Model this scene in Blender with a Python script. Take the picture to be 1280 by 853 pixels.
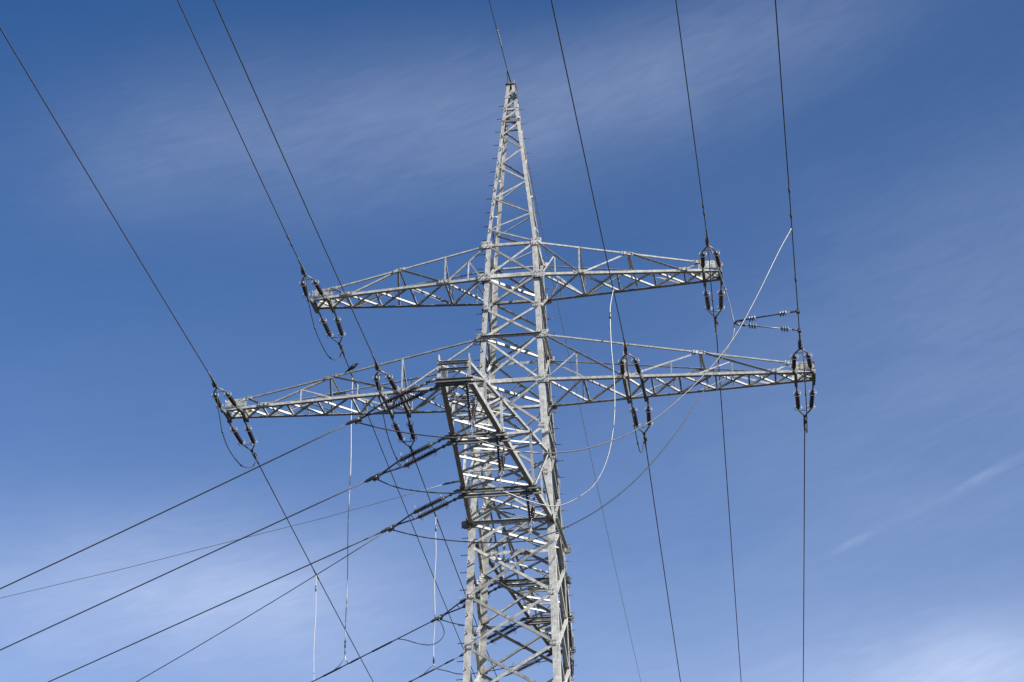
import bpy, math, random
from mathutils import Vector, Matrix
random.seed(7)
for o in list(bpy.data.objects): bpy.data.objects.remove(o)
SC = bpy.context.scene
COL = SC.collection
V = Vector

# ---------------------------------------------------------------- camera
cd = bpy.data.cameras.new('camera'); cam = bpy.data.objects.new('camera', cd); COL.objects.link(cam)
yaw, pit, rol = math.radians(-7.9366), math.radians(26.3319), math.radians(-0.3884)
Fw = V((math.sin(yaw)*math.cos(pit), math.cos(yaw)*math.cos(pit), math.sin(pit)))
Rt = V((math.cos(yaw), -math.sin(yaw), 0)); Up = Rt.cross(Fw)
R2 = Rt*math.cos(rol)+Up*math.sin(rol); U2 = -Rt*math.sin(rol)+Up*math.cos(rol)
M = Matrix((R2, U2, -Fw)).transposed().to_4x4(); M.translation = V((7.657, -55.763, 1.6))
cam.matrix_world = M
cd.sensor_width = 36; cd.sensor_fit = 'HORIZONTAL'; cd.lens = 2496.21/1280*36
cd.clip_start = .1; cd.clip_end = 20000
SC.camera = cam

# ---------------------------------------------------------------- sky, sun, exposure
SUN_AZ, SUN_EL = math.radians(118), math.radians(34)       # azimuth clockwise from +Y
w = bpy.data.worlds.new('World'); SC.world = w; w.use_nodes = True
nt = w.node_tree; N = nt.nodes; N.clear()
def nd(t, **k):
    n = N.new(t)
    for a, b in k.items(): setattr(n, a, b)
    return n
def lk(a, b): nt.links.new(a, b)
def mth(op, a, b=None, clamp=False):
    n = nd('ShaderNodeMath', operation=op); n.use_clamp = clamp
    for i, x in enumerate((a, b)):
        if x is None: continue
        if isinstance(x, (int, float)): n.inputs[i].default_value = x
        else: lk(x, n.inputs[i])
    return n.outputs[0]
sky = nd('ShaderNodeTexSky', sky_type='NISHITA')
sky.sun_disc = False; sky.sun_elevation = SUN_EL; sky.sun_rotation = SUN_AZ
sky.altitude = 150; sky.air_density = .72; sky.dust_density = .2; sky.ozone_density = 6
tc = nd('ShaderNodeTexCoord')
sx = nd('ShaderNodeSeparateXYZ'); lk(tc.outputs['Generated'], sx.inputs[0])
az = mth('MULTIPLY', mth('ARCTAN2', sx.outputs[0], sx.outputs[1]), 57.2958)
el = mth('MULTIPLY', mth('ARCSINE', sx.outputs[2]), 57.2958)
def rot(a0, e0, ang):
    """sky coordinates (degrees) about a point of the sky, turned by ang"""
    c, s = math.cos(math.radians(ang)), math.sin(math.radians(ang))
    da, de = mth('SUBTRACT', az, a0), mth('SUBTRACT', el, e0)
    return (mth('ADD', mth('MULTIPLY', da, c), mth('MULTIPLY', de, s)), mth('SUBTRACT', mth('MULTIPLY', de, c), mth('MULTIPLY', da, s)))
def patch(a0, e0, ang, lu, lv, amt):
    u, v = rot(a0, e0, ang)
    q = mth('ADD', mth('POWER', mth('ABSOLUTE', mth('DIVIDE', u, lu)), 2), mth('POWER', mth('ABSOLUTE', mth('DIVIDE', v, lv)), 2))
    return mth('MULTIPLY', mth('EXPONENT', mth('MULTIPLY', q, -1.0)), amt)
def streak(scale_u, scale_v, ang, detail, lo, hi, seed, dist=.6):
    u, v = rot(0, 0, ang)
    cb = nd('ShaderNodeCombineXYZ'); lk(mth('MULTIPLY', u, scale_u), cb.inputs[0]); lk(mth('MULTIPLY', v, scale_v), cb.inputs[1]); cb.inputs[2].default_value = seed
    n = nd('ShaderNodeTexNoise'); n.inputs['Scale'].default_value = 1; n.inputs['Detail'].default_value = detail; n.inputs['Roughness'].default_value = .55; n.inputs['Distortion'].default_value = dist
    lk(cb.outputs[0], n.inputs['Vector'])
    m = nd('ShaderNodeMapRange'); m.inputs[1].default_value = lo; m.inputs[2].default_value = hi; m.interpolation_type = 'SMOOTHSTEP'
    lk(n.outputs['Fac'], m.inputs[0]); return m.outputs[0]
P1 = patch(-13, 32.2, 5, 9, 2.3, .12)             # broad soft veil across the top
P1b = patch(-1.5, 34.2, 13, 8.5, 1.9, .125)
P1c = patch(-20, 31.0, 20, 3.5, 1.5, .05)
P2 = patch(-18.5, 18.9, 4, 6.8, 2.0, .21)         # pale bank low on the left
P2b = patch(-14.0, 18.3, -25, 3.5, 1.7, .07)
P3 = patch(4.9, 16.2, 2, 4.2, 1.5, .27)          # cloud low on the right
P4 = patch(6.6, 21.85, 21, 1.9, .12, .085)         # thin trails on the right
P5 = patch(2.3, 20.2, 22, .6, .11, .10)
P6 = patch(7, 26, 22, 9, 5.5, .095)
S1 = streak(.12, .26, 8, 3, .15, .85, 3.1, .3)
S2 = streak(.45, 2.4, 14, 10, .25, .80, 9.7, 1.2)
S3 = streak(.9, 5.5, 22, 10, .30, .75, 4.4, .8)
body = mth('ADD', mth('ADD', P1, mth('ADD', P1b, P1c)), mth('ADD', mth('ADD', P2, P2b), mth('ADD', P3, P6)))
mix = mth('ADD', mth('ADD', mth('MULTIPLY', S1, .55), mth('ADD', mth('MULTIPLY', S2, .17), mth('MULTIPLY', S3, .13))), .52)
cl = mth('ADD', mth('MULTIPLY', body, mix), mth('MULTIPLY', mth('ADD', P4, P5), mth('ADD', mth('MULTIPLY', S3, .75), .4)))
veil = mth('MULTIPLY', mth('EXPONENT', mth('MULTIPLY', mth('SUBTRACT', el, 16), -.145)), .285)   # thin high haze, thicker towards the horizon
cl = mth('ADD', cl, mth('MULTIPLY', veil, mth('ADD', mth('ADD', mth('MULTIPLY', S1, .18), mth('MULTIPLY', S2, .08)), .86)), True)
hs = nd('ShaderNodeHueSaturation'); hs.inputs['Hue'].default_value = .502; hs.inputs['Saturation'].default_value = 1.18; hs.inputs['Value'].default_value = 1.09
lk(sky.outputs[0], hs.inputs['Color'])
mx = nd('ShaderNodeMix', data_type='RGBA'); lk(cl, mx.inputs[0]); lk(hs.outputs[0], mx.inputs[6]); mx.inputs[7].default_value = (6.9, 7.7, 9.75, 1)
bg = nd('ShaderNodeBackground'); lk(mx.outputs[2], bg.inputs[0]); bg.inputs[1].default_value = .062
ow = nd('ShaderNodeOutputWorld'); lk(bg.outputs[0], ow.inputs[0])
sl = bpy.data.lights.new('sun', 'SUN'); sun = bpy.data.objects.new('sun', sl); COL.objects.link(sun)
sl.energy = 5.0; sl.angle = math.radians(.53); sl.color = (1, .955, .88)
sd = V((math.sin(SUN_AZ)*math.cos(SUN_EL), math.cos(SUN_AZ)*math.cos(SUN_EL), math.sin(SUN_EL)))
sun.rotation_euler = sd.to_track_quat('Z', 'Y').to_euler(); sun.location = sd*80
SC.view_settings.view_transform = 'Standard'; SC.view_settings.look = 'None'
SC.view_settings.exposure = 1.0; SC.view_settings.gamma = 1; SC.view_settings.use_curve_mapping = False
SC.render.resolution_x, SC.render.resolution_y = 1024, 682
SC.render.engine = 'CYCLES'

# ---------------------------------------------------------------- materials
def mat(name, col, col2=None, rough=.5, metal=0, scale=3, spec=.5, streaks=0, bump=0, rough2=None, coat=0):
    m = bpy.data.materials.new(name); m.use_nodes = True
    t = m.node_tree; b = t.nodes['Principled BSDF']
    b.inputs['Metallic'].default_value = metal; b.inputs['Roughness'].default_value = rough
    b.inputs['Specular IOR Level'].default_value = spec; b.inputs['Coat Weight'].default_value = coat
    col2 = col2 or tuple(c*.75 for c in col)
    tcx = t.nodes.new('ShaderNodeTexCoord'); geo = t.nodes.new('ShaderNodeNewGeometry')
    n = t.nodes.new('ShaderNodeTexNoise'); n.inputs['Scale'].default_value = scale; n.inputs['Detail'].default_value = 8; n.inputs['Roughness'].default_value = .65
    t.links.new(geo.outputs['Position'], n.inputs['Vector'])
    r = t.nodes.new('ShaderNodeValToRGB'); r.color_ramp.elements[0].position = .33; r.color_ramp.elements[1].position = .68
    r.color_ramp.elements[0].color = (*col2, 1); r.color_ramp.elements[1].color = (*col, 1)
    t.links.new(n.outputs['Fac'], r.inputs[0]); out = r.outputs[0]
    if streaks:
        n2 = t.nodes.new('ShaderNodeTexNoise'); n2.inputs['Scale'].default_value = 1; n2.inputs['Detail'].default_value = 6
        mp = t.nodes.new('ShaderNodeMapping'); mp.inputs['Scale'].default_value = (22, 22, 2.2); t.links.new(geo.outputs['Position'], mp.inputs[0]); t.links.new(mp.outputs[0], n2.inputs['Vector'])
        r2 = t.nodes.new('ShaderNodeValToRGB'); r2.color_ramp.elements[0].position = .55; r2.color_ramp.elements[1].position = .78
        r2.color_ramp.elements[0].color = (0, 0, 0, 1); r2.color_ramp.elements[1].color = (streaks,)*3+(1,)
        t.links.new(n2.outputs['Fac'], r2.inputs[0])
        m2 = t.nodes.new('ShaderNodeMix'); m2.data_type = 'RGBA'; t.links.new(r2.outputs[0], m2.inputs[0]); t.links.new(out, m2.inputs[6]); m2.inputs[7].default_value = (.16, .135, .11, 1); out = m2.outputs[2]
        oi = t.nodes.new('ShaderNodeObjectInfo'); mr = t.nodes.new('ShaderNodeMapRange'); mr.inputs[3].default_value = .62; mr.inputs[4].default_value = 1.2
        t.links.new(oi.outputs['Random'], mr.inputs[0])
        vm = t.nodes.new('ShaderNodeVectorMath'); vm.operation = 'SCALE'; t.links.new(out, vm.inputs[0]); t.links.new(mr.outputs[0], vm.inputs['Scale']); out = vm.outputs[0]
    t.links.new(out, b.inputs['Base Color'])
    if rough2 is not None:
        rr = t.nodes.new('ShaderNodeMapRange'); rr.inputs[3].default_value = rough; rr.inputs[4].default_value = rough2; t.links.new(n.outputs['Fac'], rr.inputs[0]); t.links.new(rr.outputs[0], b.inputs['Roughness'])
    if bump:
        bp = t.nodes.new('ShaderNodeBump'); bp.inputs['Strength'].default_value = bump; bp.inputs['Distance'].default_value = .01; t.links.new(n.outputs['Fac'], bp.inputs['Height']); t.links.new(bp.outputs[0], b.inputs['Normal'])
    return m
STEEL = mat('galvanised_steel', (.51, .508, .478), (.26, .26, .243), .40, .2, 7, .5, streaks=.7, bump=.25, rough2=.62)
STEEL2 = mat('weathered_plate', (.27, .27, .25), (.15, .147, .135), .55, .2, 7, .4, streaks=.6, bump=.2)
BOLT = mat('shaded_bolt_steel', (.13, .12, .11), (.06, .055, .05), .5, .3, 20)  # bolts and step bolts: their shade is put into this dark colour
FIT = mat('fitting_steel', (.20, .20, .195), (.09, .09, .088), .45, .5, 18)
RING = mat('ring_steel', (.34, .34, .33), (.22, .22, .215), .5, .4, 18)
ALU = mat('bright_aluminium', (.31, .31, .305), (.21, .21, .205), .44, 1.0, 14, .5)
DROP = mat('bright_drop_wire', (.46, .46, .455), (.34, .34, .335), .55, .1, 14, .3)
COND = mat('weathered_conductor', (.085, .085, .09), (.045, .045, .048), .55, .3, 16)
JUMP = mat('jumper_aluminium', (.34, .34, .345), (.24, .24, .245), .4, .6, 16)
SHIELD = mat('earth_wire_steel', (.30, .30, .29), (.2, .2, .195), .5, .4, 16)
PORC = mat('brown_porcelain', (.022, .011, .010), (.013, .007, .007), .2, 0, 14, .6, coat=.4)
POLY = mat('dark_insulator', (.035, .022, .018), (.02, .013, .011), .28, 0, 14, .5)
SIL = mat('blue_grey_silicone', (.15, .20, .25), (.10, .14, .18), .35, 0, 14)
RODD = mat('dark_rod', (.04, .05, .065), (.03, .035, .045), .4, 0, 14)
CONC = mat('footing_concrete', (.42, .41, .38), (.3, .29, .27), .9, 0, 4)
FEATH = mat('black_feathers', (.012, .012, .014), (.006, .006, .007), .45, 0, 40)
BEAK = mat('black_beak', (.02, .02, .02), (.012, .012, .012), .35, 0, 30)
GROUND = mat('dim_unseen_ground', (.026, .024, .020), (.017, .016, .013), .95, 0, .35, .2)  # unseen ground, coloured dark to cut bounce light on the steel undersides

# ---------------------------------------------------------------- mesh helpers
class MB:
    def __init__(s): s.v = []; s.f = []; s.sm = []
    def box(s, c, ax, h):
        """centre, three axes, half sizes"""
        i = len(s.v)
        for a in (-1, 1):
            for b in (-1, 1):
                for d in (-1, 1): s.v.append(V(c)+ax[0]*(a*h[0])+ax[1]*(b*h[1])+ax[2]*(d*h[2]))
        for q in ((0,1,3,2),(4,6,7,5),(0,4,5,1),(2,3,7,6),(0,2,6,4),(1,5,7,3)): s.f.append(tuple(i+k for k in q)); s.sm.append(False)
    def tube(s, pts, r, n=8, cap=True, smooth=True):
        pts = [V(p) for p in pts]; k = len(pts)
        rs = r if isinstance(r, (list, tuple)) else [r]*k
        i0 = len(s.v); up = None
        for j in range(k):
            d = (pts[min(j+1, k-1)]-pts[max(j-1, 0)]).normalized()
            if up is None:
                up = d.orthogonal().normalized()
            up = (up-d*up.dot(d)).normalized(); sd_ = d.cross(up)
            for m in range(n):
                a = 2*math.pi*m/n; s.v.append(pts[j]+(up*math.cos(a)+sd_*math.sin(a))*rs[j])
        for j in range(k-1):
            for m in range(n):
                m2 = (m+1) % n; s.f.append((i0+j*n+m, i0+j*n+m2, i0+(j+1)*n+m2, i0+(j+1)*n+m)); s.sm.append(smooth)
        if cap:
            s.f.append(tuple(i0+m for m in range(n))[::-1]); s.sm.append(False)
            s.f.append(tuple(i0+(k-1)*n+m for m in range(n))); s.sm.append(False)
    def ring(s, c, nrm, R, r, n=18, k=6):
        nrm = V(nrm).normalized(); a = nrm.orthogonal().normalized(); b = nrm.cross(a); i0 = len(s.v)
        for j in range(n):
            t = 2*math.pi*j/n; d = a*math.cos(t)+b*math.sin(t)
            for m in range(k):
                u = 2*math.pi*m/k; s.v.append(V(c)+d*(R+r*math.cos(u))+nrm*(r*math.sin(u)))
        for j in range(n):
            for m in range(k):
                s.f.append((i0+j*k+m, i0+((j+1)%n)*k+m, i0+((j+1)%n)*k+(m+1)%k, i0+j*k+(m+1)%k)); s.sm.append(True)
    def angle(s, p0, p1, nrm, w, t, side=1, shift=0., lift=0., w2=None):
        """L-section bar: one flange in the plane whose outward normal is nrm, the other turned inward"""
        p0, p1 = V(p0), V(p1); d = (p1-p0); Ln = d.length; d.normalize()
        n = V(nrm); n = (n-d*n.dot(d)).normalized(); u = d.cross(n)*side
        c = (p0+p1)/2+u*shift+n*lift; w2 = w2 or w
        s.box(c+u*(w/2)-n*(t/2), (d, u, n), (Ln/2, w/2, t/2))
        s.box(c+u*(t/2)-n*(t+(w2-t)/2), (d, u, n), (Ln/2, t/2, (w2-t)/2))
    def bolts(s, c, u, v, n, spots, r=.018, h=.02):
        for a, b in spots:
            p = V(c)+u*a+v*b; s.tube([p, p+n*h], r, 6, True, False)
    def build(s, name, m, parent=None):
        org = V((0, 0, 0))
        if parent is not None:
            q = parent
            while q is not None: org = org+V(q.location); q = q.parent
        me = bpy.data.meshes.new(name); me.from_pydata([v-org for v in s.v], [], s.f); me.polygons.foreach_set('use_smooth', s.sm)
        me.materials.append(m); me.update()
        o = bpy.data.objects.new(name, me); COL.objects.link(o)
        if parent is not None: o.parent = parent
        return o
def tag(o, label, cat, group=None):
    o['label'] = label; o['category'] = cat
    if group: o['group'] = group
    return o
def empty(name, loc=(0, 0, 0), parent=None):
    o = bpy.data.objects.new(name, None); COL.objects.link(o); o.location = loc; o.empty_display_size = .1
    if parent is not None: o.parent = parent
    return o
def copy_tree(o, parent=None):
    c = o.copy(); COL.objects.link(c)
    if parent is not None: c.parent = parent
    for ch in list(o.children): copy_tree(ch, c)
    return c
def spline(pts, n=10):
    """centripetal-ish Catmull-Rom through the points"""
    P = [V(p) for p in pts]; out = []
    P = [P[0]*2-P[1]]+P+[P[-1]*2-P[-2]]
    for i in range(1, len(P)-2):
        for k in range(n):
            t = k/n; a, b, c, d = P[i-1], P[i], P[i+1], P[i+2]
            out.append(.5*((2*b)+(c-a)*t+(2*a-5*b+4*c-d)*t*t+(3*b-a-3*c+d)*t**3))
    out.append(P[-2]); return out
def smooth_line(pts, k=2):
    P = [V(p) for p in pts]
    for _ in range(k): P = [P[0]]+[(P[i-1]+P[i]*2+P[i+1])/4 for i in range(1, len(P)-1)]+[P[-1]]
    return P
X, Y, Z = V((1, 0, 0)), V((0, 1, 0)), V((0, 0, 1))

# ---------------------------------------------------------------- ground
g = MB(); n = 48; S = 6000
for i in range(n+1):
    for j in range(n+1):
        f = lambda k: (abs(2*k/n-1)**2.2)*(1 if 2*k > n else -1)*S
        x, y = f(i), f(j); r = math.hypot(x, y)
        z = -.02+(math.sin(x*.011)+math.cos(y*.013))*min(max(r-90, 0)*.006, 2.5)
        g.v.append(V((x, y, z)))
for i in range(n):
    for j in range(n): a = i*(n+1)+j; g.f.append((a, a+n+1, a+n+2, a+1)); g.sm.append(True)
gr = g.build('ground', GROUND); gr['kind'] = 'structure'

# ---------------------------------------------------------------- the tower
H0 = 27.589
zL, zLt, zU, zUt, zP, zB, zBt = [H0+v for v in (0, 1.572, 3.70, 4.913, 11.40, -4.687, -2.493)]
PROF = [(0, 2.02), (H0-9.58, 1.405), (zB, 1.268), (zL, 1.010), (zLt, .955), (zU, .912), (zUt, .812), (zP, .13)]
def wd(z):
    for (a, p), (b, q) in zip(PROF, PROF[1:]):
        if a <= z <= b: return p+(q-p)*(z-a)/(b-a)
    return PROF[-1][1]
def ax(z): return V((-.085*max(0, (z-zUt)/(zP-zUt)), 0, z))          # the peak leans a trifle
def corner(sx_, sy_, z): return ax(z)+V((sx_*wd(z), sy_*wd(z), 0))
tower = empty('lattice_tower', (0, 0, 0))
tag(tower, 'tall grey galvanised steel lattice pylon with two main crossarms and a slim pointed peak', 'pylon')
legs = {}
for sx_ in (-1, 1):
    for sy_ in (-1, 1):
        m = MB()
        zs = [0, H0-9.58, zB, zL, zUt, zP]
        for (a, b, lw, lt) in zip(zs, zs[1:], (.24, .21, .19, .16, .105), (.022, .02, .018, .016, .012)):
            p0, p1 = corner(sx_, sy_, a), corner(sx_, sy_, b); d = (p1-p0).normalized(); Ln = (p1-p0).length; c = (p0+p1)/2
            u = V((-sx_, 0, 0)); u = (u-d*u.dot(d)).normalized(); v = V((0, -sy_, 0)); v = (v-d*v.dot(d)).normalized()
            m.box(c+u*(lw/2)+v*(lt/2), (d, u, v), (Ln/2, lw/2, lt/2))
            m.box(c+v*(lt+(lw-lt)/2)+u*(lt/2), (d, u, v), (Ln/2, lt/2, (lw-lt)/2))
        lg = m.build('leg', STEEL, tower); legs[(sx_, sy_)] = lg
        if (sx_, sy_) in ((-1, -1), (1, 1)):
            z = H0-10.5; k = 0
            while z < zP-.8:
                p = corner(sx_, sy_, z); b = MB()
                d = V((sx_, 0, 0)) if k % 2 == 0 else V((0, sy_, 0)); off = V((0, -sy_*.07, 0)) if k % 2 == 0 else V((-sx_*.07, 0, 0))
                b.tube([p+off-d*.03, p+off+d*.19], .011, 6); b.tube([p+off+d*.185, p+off+d*.20], .019, 6); b.tube([p+off, p+off+d*.03], .022, 6)
                b.build('step_bolt', BOLT, lg); z += .27; k += 1
        if True:
            f = MB(); f.box(corner(sx_, sy_, 0)+V((-sx_*.1, -sy_*.1, .1)), (X, Y, Z), (.45, .45, .35)); f.build('footing', CONC, tower)

FACES = [(V((0, -1, 0)), -1), (V((0, 1, 0)), 1)]
def face_pts(face, z):
    """left and right corner of a face at height z seen from outside"""
    if face == 'front': return corner(-1, -1, z), corner(1, -1, z), V((0, -1, 0))
    if face == 'rear': return corner(1, 1, z), corner(-1, 1, z), V((0, 1, 0))
    if face == 'left_side': return corner(-1, 1, z), corner(-1, -1, z), V((-1, 0, 0))
    return corner(1, -1, z), corner(1, 1, z), V((1, 0, 0))
ALLF = ('front', 'rear', 'left_side', 'right_side')
def bar(p0, p1, nrm, w, t, name, parent, side=1, lift=0., inset=0., m=STEEL, out=False):
    p0, p1 = V(p0), V(p1); d = (p1-p0).normalized()
    if out:                                                           # outstanding leg turned outward, along the upper edge
        nrm = -V(nrm); u = d.cross(V(nrm)); side = -1 if u.z > 0 else 1; lift = -lift-t
    b = MB(); b.angle(p0+d*inset, p1-d*inset, nrm, w, t, side, -w/2, lift); return b.build(name, m, parent)
def plate(c, u, v, n, hu, hv, parent, bolts=True, t=.006, name='gusset_plate'):
    b = MB(); b.box(V(c)+n*t, (u, v, n), (hu, hv, t))
    if bolts:
        spots = [(a*hu*.68, e*hv*.62) for a in (-1, 0, 1) for e in (-1, 1)]
        spots = [(a+random.uniform(-.012, .012), e+random.uniform(-.01, .01)) for a, e in spots]
        b.bolts(V(c)+n*(2*t-.002), u, v, n, spots, .014, .024)
    o = b.build(name, STEEL, parent); o.data.materials.append(BOLT)
    for f in o.data.polygons: f.material_index = 0 if f.index < 6 else 1
    return o
def xpanel(z0, z1, w, t, parent, faces=ALLF, name='diagonal_brace', plates=True):
    for f in faces:
        a0, b0, nn = face_pts(f, z0); a1, b1, _ = face_pts(f, z1)
        i0, i1 = .07, .07
        hx = (b0-a0).normalized()
        bar(a0+hx*i0, b1-hx*i1, nn, w, t, name, parent, 1, .012)
        bar(b0-hx*i0, a1+hx*i1, nn, w, t, name, parent, 1, -.026)
        c = (a0+b0+a1+b1)/4
        if plates and f in ('front', 'rear'):
            plate(c+nn*.013, hx, Z, nn, .055, .05, parent, False)
            for e, s in ((a0, 1), (b0, -1)):
                plate(e+hx*(s*.17)+nn*.0135+Z*.0, hx, Z, nn, .10, .085, parent)
def strut(z, w, t, parent, faces=ALLF, lift=.014, out=False):
    for f in faces:
        a, b, nn = face_pts(f, z); bar(a, b, nn, w, t, 'horizontal_brace', parent, -1, lift, out=out)
# body panels
for z0, z1 in ((zU, zUt), (H0+2.62, zU), (zLt, H0+2.62), (zL, zLt)): xpanel(z0, z1, .064, .008, tower)
for z0, z1 in ((zL-1.56, zL), (zL-3.12, zL-1.56), (zB, zL-3.12)): xpanel(z0, z1, .074, .009, tower)
zk = H0-5.38
for z0, z1 in ((zk-1.55, zk), (zk-3.09, zk-1.55), (zk-4.63, zk-3.09)): xpanel(z0, z1, .084, .010, tower)
for f in ALLF:                                                       # short K panel under the branch arms
    a, b, nn = face_pts(f, zk); c, d, _ = face_pts(f, zB); mid = (c+d)/2
    hx = (b-a).normalized()
    bar(a+hx*.08, mid-hx*.05, nn, .085, .009, 'diagonal_brace', tower, 1, .013)
    bar(b-hx*.08, mid+hx*.05, nn, .085, .009, 'diagonal_brace', tower, 1, .013)
    if f in ('front', 'rear'): plate(mid+nn*.02, hx, Z, nn, .22, .10, tower)
strut(zUt, .085, .009, tower); strut(zLt, .085, .009, tower, out=True); strut(zB, .10, .012, tower, out=True); strut(zL-1.56, .07, .008, tower, ('left_side', 'right_side'))
for z in (zU, zL, zB, zLt):                                           # flat crossing inside the body
    for s in (1, -1):
        bar(corner(-1, -s, z)+V((.1, s*.1, -.02)), corner(1, s, z)+V((-.1, -s*.1, -.02)), V((0, 0, -1)), .075, .008, 'plan_brace', tower, s, .01*s)
# below the picture: down to the footings, one mass of bracing
lo = MB(); z = zk-4.63; zz = [z]
while z > 2.6: z -= 1.62+(zk-z)*.035; zz.append(max(z, .6))
for z1, z0 in zip(zz, zz[1:]):
    for f in ALLF:
        a0, b0, nn = face_pts(f, z0); a1, b1, _ = face_pts(f, z1)
        lo.angle(a0, b1, nn, .1, .01, 1, -.05, .012); lo.angle(b0, a1, nn, .1, .01, 1, -.05, -.028)
lb = lo.build('lower_bracing', STEEL, tower); lb['kind'] = 'stuff'
# the peak
peak = empty('tower_peak', (0, 0, zUt), tower)
nodesz = [zUt+.05]
for y in (.62, 1.16, 1.83, 2.45, 3.13, 3.77, 4.36, 4.86): nodesz.append(zUt+y)
for fi, f in enumerate(ALLF):
    for k in range(len(nodesz)-1):
        a0, b0, nn = face_pts(f, nodesz[k]); a1, b1, _ = face_pts(f, nodesz[k+1]); up = (k+(1 if f in ('front', 'left_side') else 1)) % 2 == 0
        hx = (b0-a0).normalized()
        if up: bar(a0+hx*.04, b1-hx*.04, nn, .046, .007, 'peak_brace', peak, 1, .009)
        else: bar(b0-hx*.04, a1+hx*.04, nn, .046, .007, 'peak_brace', peak, 1, .009)
zt0 = zUt+4.95
for k, zz_ in enumerate((zt0, zt0+.5, zt0+1.0)):                      # close-braced head with plates
    for f in ALLF:
        a, b, nn = face_pts(f, zz_); bar(a, b, nn, .07, .008, 'peak_strut', peak, -1, .01, 0, STEEL2 if k == 0 else STEEL)
for k in range(3):
    z0, z1 = zt0+.05+k*.46, zt0+.46+k*.46
    for f in ALLF:
        a0, b0, nn = face_pts(f, z0); a1, b1, _ = face_pts(f, min(z1, zP)); bar(a0, b1, nn, .075, .008, 'peak_brace', peak, 1, .012)
cap = MB(); tp = ax(zP)
cap.box(tp+V((0, 0, .03)), (X, Y, Z), (.17, .17, .012)); cap.box(tp+V((.1, -.02, .14)), (X, Y, Z), (.012, .09, .10)); cap.box(tp+V((-.1, -.02, .10)), (X, Y, Z), (.012, .09, .06))
cap.bolts(tp+V((0, 0, .04)), X, Y, Z, [(-.12, -.12), (.12, -.12), (-.12, .12), (.12, .12)], .018, .03)
cap.build('peak_cap', STEEL2, peak)
br = MB(); q = corner(1, -1, zP-.45); br.box(q+V((.02, -.04, 0)), (X, Y, Z), (.03, .06, .16)); br.tube([q+V((0, -.1, -.1)), q+V((0, -.1, .1))], .02); br.build('peak_bracket', FIT, peak)
for z in (zUt, zLt, zU, zL):                                          # heavy node plates at the arm roots
    for s in (-1, 1):
        for yy in (-1, 1):
            p = corner(s, yy, z); nn = V((0, yy, 0))
            plate(p+V((-s*.02, 0, .02))+nn*.022, X, Z, nn, .165, .12, tower)
            plate(corner(s, yy, z)+V((0, -yy*.12, .0))+V((s*.018, 0, 0)), Y, Z, V((s, 0, 0)), .13, .12, tower)
for s in (-1, 1):                                                     # little brackets at the branch level
    b = MB(); p = corner(s, 1 if s > 0 else -1, zB-.02)+V((s*.14, 0, 0)); b.box(p, (X, Y, Z), (.07, .012, .10)); b.box(p+V((s*.06, .05, .06)), (X, Y, Z), (.012, .07, .06)); b.box(p+V((-s*.04, .06, -.07)), (X, Y, Z), (.06, .06, .012)); b.build('earth_bracket', STEEL2, tower)

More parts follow.
